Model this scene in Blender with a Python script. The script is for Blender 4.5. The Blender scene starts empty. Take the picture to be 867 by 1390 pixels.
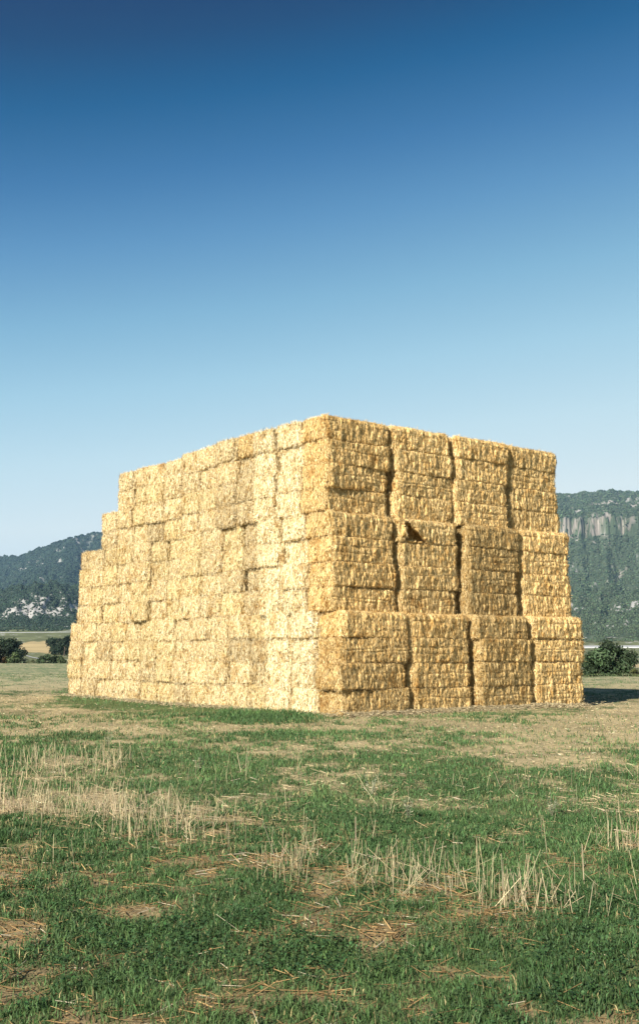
import bpy, math, random
import numpy as np

# ------------------------------------------------------------------ basics
SC = bpy.context.scene
COL = SC.collection
RNG = np.random.default_rng(11)
random.seed(5)
EYE = 1.70
F_PX, PITCH = 1448.0, math.radians(9.213)      # focal length in photo pixels, camera tilt


def V(*a):
    return np.array(a, float)


# ---- value noise -----------------------------------------------------------
def _h(ix, iy, iz, seed):
    n = (ix * 73856093) ^ (iy * 19349663) ^ (iz * 83492791) ^ (seed * 2654435761)
    n = n & 0xFFFFFFFF
    n = ((n ^ (n >> 15)) * 2246822519) & 0xFFFFFFFF
    n = ((n ^ (n >> 13)) * 3266489917) & 0xFFFFFFFF
    return ((n ^ (n >> 16)) & 0xFFFFFF) / float(0xFFFFFF)


def noise(x, y, z=0.0, seed=0):
    x, y, z = np.broadcast_arrays(np.asarray(x, float), np.asarray(y, float), np.asarray(z, float))
    xi, yi, zi = (np.floor(a).astype(np.int64) for a in (x, y, z))
    fx, fy, fz = x - xi, y - yi, z - zi
    fx, fy, fz = (a * a * (3 - 2 * a) for a in (fx, fy, fz))
    r = 0.0
    for dx in (0, 1):
        wx = fx if dx else 1 - fx
        for dy in (0, 1):
            wy = fy if dy else 1 - fy
            for dz in (0, 1):
                wz = fz if dz else 1 - fz
                r = r + wx * wy * wz * _h(xi + dx, yi + dy, zi + dz, seed)
    return r * 2 - 1


def fbm(x, y, z=0.0, seed=0, octv=4):
    t, a = 0.0, 0.5
    for k in range(octv):
        f = 2 ** k
        t = t + a * noise(x * f, y * f, np.asarray(z) * f, seed + k * 17)
        a *= 0.5
    return t


def sstep(a, b, x):
    t = np.clip((x - a) / (b - a), 0, 1)
    return t * t * (3 - 2 * t)


def blob(x, y, cx, cy, rx, ry):
    return np.exp(-(((x - cx) / rx) ** 2 + ((y - cy) / ry) ** 2))


# ---- mesh from numpy ---------------------------------------------------------
def mesh_np(name, verts, quads=None, tris=None, attrs=None, smooth=False):
    me = bpy.data.meshes.new(name)
    verts = np.ascontiguousarray(verts, np.float32)
    nq = 0 if quads is None else len(quads)
    nt = 0 if tris is None else len(tris)
    me.vertices.add(len(verts))
    me.vertices.foreach_set('co', verts.ravel())
    idx, starts = [], []
    if nq:
        idx.append(np.asarray(quads, np.int32).ravel())
        starts.append(np.arange(nq, dtype=np.int32) * 4)
    if nt:
        idx.append(np.asarray(tris, np.int32).ravel())
        starts.append(nq * 4 + np.arange(nt, dtype=np.int32) * 3)
    idx = np.concatenate(idx)
    starts = np.concatenate(starts)
    me.loops.add(len(idx))
    me.loops.foreach_set('vertex_index', idx)
    me.polygons.add(nq + nt)
    me.polygons.foreach_set('loop_start', starts)
    if smooth:
        me.polygons.foreach_set('use_smooth', np.ones(nq + nt, bool))
    for k, a in (attrs or {}).items():
        a = np.asarray(a, np.float32)
        if a.ndim == 1:
            at = me.attributes.new(k, 'FLOAT', 'POINT')
            at.data.foreach_set('value', a)
        else:
            if a.shape[1] == 3:
                a = np.hstack([a, np.ones((len(a), 1), np.float32)])
            at = me.attributes.new(k, 'FLOAT_COLOR', 'POINT')
            at.data.foreach_set('color', np.ascontiguousarray(a).ravel())
    me.update(calc_edges=True)
    me.validate()
    return me


def obj(name, me, mat=None, parent=None):
    o = bpy.data.objects.new(name, me)
    if mat and not me.materials:
        me.materials.append(mat)
    COL.objects.link(o)
    if parent:
        o.parent = parent
    return o


def tag(o, label=None, cat=None, group=None, kind=None):
    if label: o['label'] = label
    if cat: o['category'] = cat
    if group: o['group'] = group
    if kind: o['kind'] = kind
    return o


# ---- camera rays ---------------------------------------------------------------
def img_to_ground(px, py, z=0.0):
    """point of the plane z seen at a photo pixel (used only to lay out where things stand)"""
    u = (px - 433.5) / F_PX
    v = (650 - py) / F_PX
    dy = math.cos(PITCH) - v * math.sin(PITCH)
    dz = math.sin(PITCH) + v * math.cos(PITCH)
    t = (z - EYE) / dz
    return np.array([u * t, dy * t, z])


def ground_to_img(x, y, z=0.0):
    d = y * math.cos(PITCH) + (z - EYE) * math.sin(PITCH)
    v = (z - EYE) * math.cos(PITCH) - y * math.sin(PITCH)
    d = np.where(d < 0.3, 0.3, d)
    return 433.5 + F_PX * x / d, 650 - F_PX * v / d


# ------------------------------------------------------------------ materials
def new_mat(name):
    m = bpy.data.materials.new(name)
    m.use_nodes = True
    nt = m.node_tree
    b = nt.nodes['Principled BSDF']
    b.inputs['Roughness'].default_value = 0.9
    b.inputs['Specular IOR Level'].default_value = 0.15
    return m, nt, b


def nd(nt, typ, **kw):
    n = nt.nodes.new(typ)
    for k, v in kw.items():
        setattr(n, k, v)
    return n


def ramp(nt, fac, stops):
    r = nd(nt, 'ShaderNodeValToRGB')
    e = r.color_ramp.elements
    while len(e) > 1:
        e.remove(e[-1])
    e[0].position, e[0].color = stops[0][0], (*stops[0][1], 1)
    for p, c in stops[1:]:
        k = e.new(p)
        k.color = (*c, 1)
    nt.links.new(fac, r.inputs['Fac'])
    return r.outputs['Color']


def mixc(nt, a, b, fac, mode='MIX'):
    m = nd(nt, 'ShaderNodeMix', data_type='RGBA', blend_type=mode)
    for s, v in ((m.inputs[0], fac), (m.inputs[6], a), (m.inputs[7], b)):
        if isinstance(v, (int, float)):
            s.default_value = v
        elif isinstance(v, tuple):
            s.default_value = (*v, 1)
        else:
            nt.links.new(v, s)
    return m.outputs[2]


def texnoise(nt, vec, scale, detail=4, rough=.6):
    n = nd(nt, 'ShaderNodeTexNoise')
    n.inputs['Scale'].default_value = scale
    n.inputs['Detail'].default_value = detail
    n.inputs['Roughness'].default_value = rough
    nt.links.new(vec, n.inputs['Vector'])
    return n.outputs['Fac']


def attr(nt, name, out='Fac'):
    a = nd(nt, 'ShaderNodeAttribute', attribute_name=name)
    return a.outputs[out]


def make_straw():
    m, nt, b = new_mat('straw')
    tc = nd(nt, 'ShaderNodeTexCoord')
    oi = nd(nt, 'ShaderNodeObjectInfo')
    # shift the pattern per bale so shared meshes do not repeat
    sh = nd(nt, 'ShaderNodeVectorMath', operation='SCALE')
    cmb = nd(nt, 'ShaderNodeCombineXYZ')
    for k in range(3):
        nt.links.new(oi.outputs['Random'], cmb.inputs[k])
    nt.links.new(cmb.outputs[0], sh.inputs[0])
    sh.inputs['Scale'].default_value = 37.0
    ad = nd(nt, 'ShaderNodeVectorMath', operation='ADD')
    nt.links.new(tc.outputs['Object'], ad.inputs[0])
    nt.links.new(sh.outputs[0], ad.inputs[1])
    mp = nd(nt, 'ShaderNodeMapping')
    mp.inputs['Scale'].default_value = (31, 31, 7)
    nt.links.new(ad.outputs[0], mp.inputs['Vector'])
    fib = texnoise(nt, mp.outputs[0], 1.0, 5, .7)
    patch = texnoise(nt, ad.outputs[0], 2.6, 4, .6)
    tone = attr(nt, 'tone')
    s = nd(nt, 'ShaderNodeMath', operation='MULTIPLY_ADD')
    fb = nd(nt, 'ShaderNodeMath', operation='MULTIPLY_ADD')
    nt.links.new(fib, fb.inputs[0]); fb.inputs[1].default_value = 1.9; fb.inputs[2].default_value = -.46
    nt.links.new(fb.outputs[0], s.inputs[0]); s.inputs[1].default_value = 1.0
    nt.links.new(tone, s.inputs[2])
    s2 = nd(nt, 'ShaderNodeMath', operation='MULTIPLY')
    nt.links.new(s.outputs[0], s2.inputs[0]); s2.inputs[1].default_value = .5
    c = ramp(nt, s2.outputs[0], [(.24, (.10, .055, .02)), (.38, (.36, .235, .09)), (.50, (.61, .485, .265)),
                                 (.66, (.78, .675, .45)), (.88, (.90, .83, .62))])
    pc = ramp(nt, patch, [(.27, (.60, .46, .32)), (.40, (.92, .86, .76)), (.5, (1, 1, 1)), (.7, (1.12, 1.10, 1.06))])
    c = mixc(nt, c, pc, 1.0, 'MULTIPLY')
    c = mixc(nt, c, oi.outputs['Color'], 1.0, 'MULTIPLY')
    nt.links.new(c, b.inputs['Base Color'])
    bp = nd(nt, 'ShaderNodeBump')
    bp.inputs['Strength'].default_value = .7
    bp.inputs['Distance'].default_value = .02
    nt.links.new(fib, bp.inputs['Height'])
    nt.links.new(bp.outputs[0], b.inputs['Normal'])
    return m


def make_vcol(name, spec=.15, rough=.9, var=None, trans=0.0):
    """colour from the mesh's own 'col' attribute, with a fine procedural variation"""
    m, nt, b = new_mat(name)
    b.inputs['Roughness'].default_value = rough
    b.inputs['Specular IOR Level'].default_value = spec
    c = mixc(nt, attr(nt, 'col', 'Color'), (.82, .82, .82), 1.0, 'MULTIPLY')
    if var:
        tc = nd(nt, 'ShaderNodeTexCoord')
        n = texnoise(nt, tc.outputs['Object'], var[0], 5, .65)
        k = ramp(nt, n, [(.3, (var[1],) * 3), (.7, (var[2],) * 3)])
        c = mixc(nt, c, k, 1.0, 'MULTIPLY')
    nt.links.new(c, b.inputs['Base Color'])
    if trans > 0:
        t = nd(nt, 'ShaderNodeBsdfTranslucent')
        nt.links.new(c, t.inputs['Color'])
        mx = nd(nt, 'ShaderNodeMixShader')
        mx.inputs[0].default_value = trans
        nt.links.new(b.outputs[0], mx.inputs[1])
        nt.links.new(t.outputs[0], mx.inputs[2])
        nt.links.new(mx.outputs[0], nt.nodes['Material Output'].inputs['Surface'])
    return m


M_STRAW = make_straw()
M_BLADE = make_vcol('grass_blades', .25, .6, None, .25)
M_STALK = make_vcol('dry_stalks', .2, .7)
M_LEAF = make_vcol('tree_leaves', .2, .7, None, .2)
M_BARK = make_vcol('bark', .1, .95, (6, .6, 1.3))
M_HILL = make_vcol('hillside', .05, 1.0, (.02, .75, 1.25))
M_WOOD = make_vcol('woodland_leaves', .05, 1.0)


def make_field_mat():
    m, nt, b = new_mat('field_soil_and_thatch')
    tc = nd(nt, 'ShaderNodeTexCoord')
    p = tc.outputs['Object']
    c = mixc(nt, attr(nt, 'col', 'Color'), (.82, .82, .82), 1.0, 'MULTIPLY')
    n1 = texnoise(nt, p, 9, 6, .75)
    n2 = texnoise(nt, p, 70, 3, .6)
    k1 = ramp(nt, n1, [(.3, (.55, .55, .55)), (.5, (1, 1, 1)), (.72, (1.4, 1.35, 1.2))])
    k2 = ramp(nt, n2, [(.3, (.6, .6, .6)), (.7, (1.35, 1.33, 1.25))])
    c = mixc(nt, mixc(nt, c, k1, 1.0, 'MULTIPLY'), k2, 1.0, 'MULTIPLY')
    nt.links.new(c, b.inputs['Base Color'])
    bp = nd(nt, 'ShaderNodeBump')
    bp.inputs['Strength'].default_value = .8
    bp.inputs['Distance'].default_value = .03
    nt.links.new(n1, bp.inputs['Height'])
    nt.links.new(bp.outputs[0], b.inputs['Normal'])
    return m


M_FIELD = make_field_mat()


def make_plain(name, c0, c1, scale):
    m, nt, b = new_mat(name)
    tc = nd(nt, 'ShaderNodeTexCoord')
    n = texnoise(nt, tc.outputs['Object'], scale, 5, .6)
    nt.links.new(ramp(nt, n, [(.35, c0), (.65, c1)]), b.inputs['Base Color'])
    return m


M_ROAD = make_plain('pale_asphalt', (.34, .335, .32), (.46, .45, .43), .2)

# ------------------------------------------------------------------ camera
cam = bpy.data.cameras.new('camera')
cam.sensor_fit = 'VERTICAL'
cam.sensor_height = 36.0
cam.lens = F_PX / 1390 * 36
cam.shift_y = -45 / 1390
cam.clip_start, cam.clip_end = .1, 30000
camo = bpy.data.objects.new('camera', cam)
camo.location = (0, 0, EYE)
camo.rotation_euler = (math.pi / 2 + PITCH, 0, 0)
COL.objects.link(camo)
SC.camera = camo

# ------------------------------------------------------------------ light
SUN_TO = (-.559, -.829)                     # ground direction towards the sun (behind the camera, left)
SUN_EL = math.radians(29)
az = math.atan2(SUN_TO[0], SUN_TO[1])
SKY_TONE = [(.085, (16, 66, 110)), (.100, (24, 80, 124)), (.112, (44, 102, 152)), (.130, (74, 128, 179)), (.150, (102, 155, 200)), (.184, (138, 188, 220)),
            (.228, (172, 214, 236)), (.296, (205, 234, 246)), (.405, (234, 249, 252)), (.55, (234, 248, 252)), (.9, (236, 248, 252))]
w = bpy.data.worlds.new('World')
SC.world = w
w.use_nodes = True
nt = w.node_tree
bg = nt.nodes['Background']
sky = nd(nt, 'ShaderNodeTexSky', sky_type='NISHITA')
sky.sun_disc = False
sky.sun_elevation = SUN_EL
sky.sun_rotation = az % (2 * math.pi)
sky.altitude = 3000
sky.air_density = 1.0
sky.dust_density = 0.0
sky.ozone_density = 6.0
EXPO = 1.05
sep = nd(nt, 'ShaderNodeSeparateColor')
pre = nd(nt, 'ShaderNodeVectorMath', operation='SCALE')
pre.inputs['Scale'].default_value = .1
nt.links.new(sky.outputs[0], pre.inputs[0])
nt.links.new(pre.outputs[0], sep.inputs[0])
# contrasty tone response of the photograph applied to the sky texture
def lin(c):
    return tuple((v / 255 / 12.92) if v < 10 else ((v / 255 + .055) / 1.055) ** 2.4 for v in c)
tone_ = ramp(nt, sep.outputs['Green'], [(g_, tuple(max(a_ - b_, .002) for a_, b_ in zip(lin(c_), (.025, .030, .040)))) for g_, c_ in SKY_TONE])
sc_ = nd(nt, 'ShaderNodeVectorMath', operation='SCALE')
nt.links.new(tone_, sc_.inputs[0])
sc_.inputs['Scale'].default_value = 1 / (.10 * 2 ** EXPO)
nt.links.new(sc_.outputs[0], bg.inputs['Color'])
bg.inputs['Strength'].default_value = .10
sl = bpy.data.lights.new('sun', 'SUN')
sl.energy = 5.0
sl.angle = math.radians(.53)
sl.color = (1.0, .95, .87)
so = bpy.data.objects.new('sun', sl)
so.location = (-30, -30, 40)
from mathutils import Vector
so.rotation_euler = Vector((-SUN_TO[0] * math.cos(SUN_EL), -SUN_TO[1] * math.cos(SUN_EL), -math.sin(SUN_EL))).to_track_quat('-Z', 'Y').to_euler()
COL.objects.link(so)
vs = SC.view_settings
vs.view_transform = 'Standard'
vs.look = 'None'
vs.exposure = EXPO
vs.gamma = 1.0
vs.use_curve_mapping = False

# ------------------------------------------------------------------ straw bales
ALPHA = math.radians(37.19)
E_R = V(math.cos(ALPHA), math.sin(ALPHA))       # along the right-hand face
E_L = V(-math.sin(ALPHA), math.cos(ALPHA))      # along the left-hand face
CORNER = V(.563, 28.92)
BW, BL, BH = 1.148, 2.50, .697                  # spacing of the bales in the stack
SETBACK = (0.0, .44, .71)


def bale_mesh(seed, hole=False, top=False):
    r = np.random.default_rng(seed)
    hx, hy, hz = 1.190, .560, .349
    st = .018
    pts, faces, base = [], [], 0
    n0 = {0: int(2 * hx / st), 1: int(2 * hy / st), 2: int(2 * hz / st)}
    half = V(hx, hy, hz)
    for ax in range(3):
        a, c = [k for k in range(3) if k != ax]
        for sg in (-1, 1):
            na, nc = n0[a], n0[c]
            if ax == 2:
                na, nc = na // 2, nc // 2
            A, Cc = np.meshgrid(np.linspace(-half[a], half[a], na + 1), np.linspace(-half[c], half[c], nc + 1), indexing='ij')
            P = np.zeros((na + 1, nc + 1, 3))
            P[..., a], P[..., c], P[..., ax] = A, Cc, sg * half[ax]
            pts.append(P.reshape(-1, 3))
            i = (np.arange(na)[:, None] * (nc + 1) + np.arange(nc)[None, :]).ravel()
            q = np.stack([i, i + nc + 1, i + nc + 2, i + 1], 1)
            # outward winding
            if (sg > 0) != (ax != 1):
                q = q[:, ::-1]
            faces.append(q + base)
            base += len(P.reshape(-1, 3))
    P = np.vstack(pts)
    F = np.vstack(faces)
    rad = V(.17, .17, .14 if top else .045)

    def shape(P):
        low = (P[:, 2:3] < 0) & top                  # only the upper edges of a top bale are worn round
        rd = np.where(low, V(.17, .17, .045), rad)
        q = np.clip(P, -(half - rd), half - rd)
        n = (P - q) / rd
        n = n / np.maximum(np.linalg.norm(n, axis=1, keepdims=True), 1e-9)
        B = q + n * rd
        n = n / rd
        n = n / np.linalg.norm(n, axis=1, keepdims=True)
        x, y, z = B.T
        o = r0
        big = .022 * fbm(x * 1.6 + o, y * 1.6, z * 2.2, seed, 2) * 2
        med = .020 * noise(x * 7 + o, y * 7, z * 5, seed + 3)
        side = np.abs(n[:, 1])
        end = np.abs(n[:, 0])
        flake = side * (.014 * noise(x * 11, 0, z * 2.6, seed + 7) + .033 * noise(x * 25, 0, z * 4.0, seed + 9) + .026 * noise(x * 27, 3, z * 15, seed + 10))
        flake += end * (.030 * noise(0, y * 7.5, z * 4, seed + 13) + .030 * noise(x * 5, y * 22, z * 12, seed + 15) + .022 * noise(x * 5, y * 25, z * 18, seed + 16))
        zz, yy, xx = z / hz, y / hy, x / hx
        bulge = end * (.030 * (1 - zz ** 2) * (1 - yy ** 4) - .01) + side * (.014 * (1 - zz ** 2) - .004)
        # strings pull shallow furrows into the ends; loose seams run along the sides
        for k in range(5):
            yk = (-.8 + .4 * k) * hy
            bulge -= end * .026 * np.exp(-((y - yk) / .022) ** 2)
        for zk, am in seams:
            wob = zk + .03 * noise(x * 2.2, 0, 3, seed + 21)
            bulge -= side * am * np.exp(-((z - wob) / .015) ** 2) * (0.5 + 0.5 * noise(x * 1.7, 5, 0, seed + 22))
        D = big + med + flake + bulge
        if hole:
            # ragged flake near one end, and an added hollow skewed to hold shade
            dist = np.maximum(np.abs(x + .98) / .07, np.abs(z + .05) / .17) + .35 * noise(x * 16, 1, z * 16, seed + 5)
            D = D + .10 * sstep(1.0, .7, dist) * (n[:, 1] < -.3)
            u, t = x + .64, z + .12
            m = sstep(0, .035, np.minimum(np.minimum(u + .30, t + .20), .24 - t - u * .75) + .03 * noise(x * 15, 2, z * 15, seed + 6)) * (n[:, 1] < -.3)
            return B + n * D[:, None] + m[:, None] * V(.50, .60, .02), n
        return B + n * D[:, None], n

    r0 = r.uniform(0, 50)
    seams = [(r.uniform(.02, .18), r.uniform(.02, .08)), (r.uniform(-.2, -.05), r.uniform(.0, .06))]
    B, N = shape(P)
    tone = .5 + .30 * fbm(B[:, 0] * 6, B[:, 1] * 6, B[:, 2] * 3, seed + 31, 3)
    # loose straws lying on and sticking out of the surface
    ns = 10500
    wgt = V(.62, .62, .27, .27, .12, .05)
    face = r.choice(6, ns, p=wgt / wgt.sum())
    u, v = r.uniform(-1, 1, ns), r.uniform(-1, 1, ns)
    S = np.zeros((ns, 3)); T = np.zeros((ns, 3))
    ang = r.normal(0, .48, ns)
    wide = r.random(ns) < .14
    ang[wide] = r.uniform(-1.57, 1.57, wide.sum())
    for f, (ax, sg, a, c) in enumerate(((1, -1, 0, 2), (1, 1, 0, 2), (0, -1, 1, 2), (0, 1, 1, 2), (2, 1, 0, 1), (2, -1, 0, 1))):
        k = face == f
        S[k, ax] = sg * half[ax]; S[k, a] = u[k] * half[a]; S[k, c] = v[k] * half[c]
        T[k, a], T[k, c] = np.sin(ang[k]), np.cos(ang[k])
    Sb, Sn = shape(S)
    T -= Sn * (T * Sn).sum(1, keepdims=True)
    T /= np.maximum(np.linalg.norm(T, axis=1, keepdims=True), 1e-6)
    T *= np.where(r.random(ns) < .5, -1, 1)[:, None]
    lift = np.abs(r.normal(0, 1, ns)) * np.where(face > 1, .15, .12)
    edge = (np.abs(v) > .86) | (np.abs(u) > .95)
    lift = np.where(edge & (r.random(ns) < np.where(face > 1, .2, .4)), r.uniform(.2, 1.0, ns), lift)
    Dv = T * np.cos(lift)[:, None] + Sn * np.sin(lift)[:, None]
    L = r.uniform(.05, .16, ns)
    is_end = face > 1
    L = np.where(is_end, L * 1.15, L)
    Wd = r.uniform(.0026, .0058, ns) * np.where(is_end, 1.2, .75)
    Bn = np.cross(Sn, Dv); Bn /= np.maximum(np.linalg.norm(Bn, axis=1, keepdims=True), 1e-6)
    p0 = Sb + Sn * .001 - Dv * (L * .3)[:, None]
    p1 = Sb + Sn * .010 + Dv * (L * .7)[:, None]
    o = len(B)
    SV = np.stack([p0 - Bn * Wd[:, None], p0 + Bn * Wd[:, None], p1 + Bn * Wd[:, None] * .7, p1 - Bn * Wd[:, None] * .7], 1).reshape(-1, 3)
    SF = o + np.arange(ns * 4).reshape(-1, 4)
    st_tone = np.repeat(np.clip(r.normal(.56, np.where(is_end, .34, .33), ns), -.2, 1.1), 4)
    return mesh_np('straw_bale', np.vstack([B, SV]), np.vstack([F, SF]),
                   attrs={'tone': np.concatenate([tone, st_tone])})


VARIANTS = [bale_mesh(100 + 7 * k) for k in range(9)]
TOPS = [bale_mesh(300 + 7 * k, False, True) for k in range(4)]
HOLED = bale_mesh(777, True, True)

ORD = ['corner', 'first', 'second', 'third', 'fourth', 'fifth', 'sixth', 'seventh', 'eighth', 'ninth', 'tenth',
       'eleventh', 'twelfth', 'thirteenth', 'fourteenth', 'fifteenth']
COURSE = ['lowest', 'second', 'third', 'topmost']
TIER = ['bottom', 'middle', 'top']
GROUP = 'straw bales stacked into one big rick'
first_bale = None
SAG = np.random.default_rng(4).normal(0, .0055, 9)


def place_bale(i, j, t, k, label, tint, mesh=None, off=(0, 0, 0), rz=None, extra_tilt=0.0):
    """column i along the left face, j along the right face, tier t, course k"""
    global first_bale
    pool = TOPS if k == 3 and (i == 0 or j > 0) else VARIANTS
    me = mesh or pool[int(RNG.integers(len(pool)))]
    if first_bale is None:
        o = obj('straw_bale', me, M_STRAW)
        first_bale = o
    else:
        o = first_bale.copy()
        o.data = me
        if not me.materials:
            me.materials.append(M_STRAW)
        COL.objects.link(o)
    wob = RNG.normal(0, 1, 6)
    c = CORNER + E_L * ((i + .5) * BW + SETBACK[t] + wob[0] * .02 + off[0]) + E_R * ((j + .5) * BL + wob[1] * (.036 if j == 0 and i > 0 else .045) + off[1])
    grow = 1 + (SAG[(i + 1) // 2] if j == 0 and i > 0 else 0)
    z = (t * 4 + k + .5) * BH * grow + off[2]
    o.location = (c[0], c[1], z)
    flip = RNG.random() < .5 if mesh is None else False
    o.rotation_euler = (wob[2] * .012, wob[3] * .011 + extra_tilt, ALPHA + wob[4] * .016 + (rz or 0) + (math.pi if flip else 0))
    o.scale = (1 + wob[5] * .012, 1.0, grow * (1.0 + .012 * RNG.normal()) * (1.025 if j == 0 and i > 0 else 1.015))
    o.color = (*tint, 1)
    tag(o, label, 'straw bale', GROUP)
    return o


TINTS = {'pale golden': (1.02, .985, .90), 'golden': (1.02, .90, .68), 'warm yellow': (.99, .945, .81),
         'greyish': (.84, .80, .72), 'very pale': (1.14, 1.14, 1.10), 'brown weathered': (.86, .74, .54), 'tawny': (1.02, .88, .64)}


def jit(c):
    k = .96 * (1 + RNG.normal(0, .035))
    return tuple(min(1.25, x * k) for x in c)


BLOCK = {(0, 1): (.02, 1.2, .95), (0, 2): (-.05, 1.8, .82), (0, 3): (.03, .5, 1.12), (1, 1): (.04, .8, 1.0), (1, 2): (-.04, 1.5, .68), (1, 3): (.05, -.5, 1.15),
         (2, 1): (-.02, .6, 1.1), (2, 2): (-.06, 1.0, 1.1), (2, 3): (.06, 0, .98)}
for t in range(3):
    ncol = (15, 14, 12)[t]
    jog = RNG.normal(0, .075, (16, 3))
    for i in range(ncol):
        for k in range(4):
            if t == 2 and i == 11 and k > 1:
                continue
            if i == 0:
                tone = 'tawny' if t == 2 else 'brown weathered' if t == 0 and k < 3 else 'tawny'
            elif i in (1, 2):
                tone = 'very pale'
            elif i == 3:
                tone = 'greyish' if RNG.random() < .6 else 'warm yellow'
            else:
                tone = ('pale golden', 'pale golden', 'warm yellow', 'warm yellow', 'greyish')[int(RNG.choice(5, p=[.32, .26, .26, .1, .06]))]
            if (t, i, k) in ((1, 3, 3), (2, 3, 2), (2, 4, 1), (2, 4, 0), (0, 3, 2), (0, 3, 1), (1, 3, 0)):
                tone = 'greyish'
            if (t, i, k) == (2, 3, 3):
                tone = 'brown weathered'
            where = 'corner' if i == 0 else ORD[i] + ' column left of the corner'
            if i == 0:
                lab = f'{tone} straw bale at the near corner, {COURSE[k]} course of the {TIER[t]} tier'
            elif t == 2 and i == 11 and k == 1:
                lab = 'pale bale jutting out at the stepped left end of the top tier'
            elif t == 1 and i == 13 and k == 3:
                lab = 'golden bale overhanging a gap at the left end of the middle tier'
            else:
                lab = f'{tone} bale end, {ORD[i]} left of the corner bale, {COURSE[k]} course of {TIER[t]} tier'
            off = [(.034 if i % 2 else -.034) * (-1 if i else 0), jog[(i + 1) // 2, 0] * .62 + .02 * jog[i, 1] / .075, 0]
            if i in (1, 2):
                off[1] = -.10
            elif i == 0:
                off[1] = -.05 + RNG.normal(0, .03)
            elif i > 2:
                off[1] += .10
                off[0] += .05
            if t == 1:
                off[0] += i * .034
            if t == 0:
                off[0] += i * .014
            if t == 2:
                off[0] += i * .036
            if t == 2 and i == 11:
                off[0] += (.12, .30)[k]
            rz, xt = 0, 0.0
            if i == 0 and t == 0:
                rz = (-.01, .03, -.05, -.03)[k]; off[1] += (.06, -.06, .10, .12)[k]; off[0] += (0, -.04, .03, .05)[k]
            if i == 0 and t == 2:
                rz = (0, .05, 0, -.01)[k]
            place_bale(i, 0, t, k, lab, jit(TINTS[tone]), None, off, rz, xt)
    # right-hand face
    for j in (1, 2, 3):
        cj = RNG.normal(0, .05, 3)
        sl_ = (.04, .06, (.19, .15, .03)[t])[j - 1]
        dep, yaw, wear = BLOCK[(t, j)]
        for k in range(4):
            tone = 'tawny' if (t, j) in ((0, 2), (1, 2), (0, 1)) else 'golden'
            lab = f'{tone} bale side, {ORD[j]} right of the corner bale, {COURSE[k]} course of {TIER[t]} tier'
            me = None
            if (t, j, k) == (1, 1, 3):
                me, lab = HOLED, 'golden straw bale with an added hollow that holds dark shade in its sunlit side'
            o = place_bale(0, j, t, k, lab, tuple(wear * x for x in jit(TINTS[tone])), me, (dep, cj[0] * .6 + sl_ + (k - 1.5) * cj[2] * .7, 0), math.radians(yaw))
            if me:
                o.rotation_euler.z = ALPHA + .01

# the bales behind: second row of the right face and the far side of the rick
for t in range(3):
    for k in range(4):
        for j in (1, 2, 3):
            place_bale(1, j, t, k, 'straw bale inside the rick, hidden behind the outer bales', jit(TINTS['golden']), None, (0, .12, 0))
        for i in range(2, (15, 14, 11)[t]):
            place_bale(i, 3, t, k, 'straw bale on the far side of the rick, hidden behind the outer bales', jit(TINTS['golden']))

# ------------------------------------------------------------------ the field and the hills
AZ_F = np.radians(np.arange(-24, 24.001, .06))
AZ_B = np.radians(np.arange(26, 334.1, 4))
AZS = np.concatenate([AZ_F, AZ_B])
NA = len(AZS)


def wrap(a):
    return (a + np.pi) % (2 * np.pi) - np.pi


def field_edge(a):
    a = np.degrees(wrap(a))
    s = sstep(-9, 13, a)
    e = 168 * (1 - s) + 76 * s + 3 * noise(a * .3, 0, 0, 5)
    return np.where(np.abs(a) > 60, 168, e)


def field_z(x, y):
    r = np.hypot(x, y)
    n = .06 * fbm(x * .22, y * .22, 0, 41, 3) + .05 * fbm(x * 1.1, y * 1.1, 0, 43, 3)
    n = n * np.clip(r / 4, .3, 1)
    k = np.clip((np.hypot(x - CORNER[0], y - CORNER[1]) - 2) / 6, .3, 1)
    return n * k - .02


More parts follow.
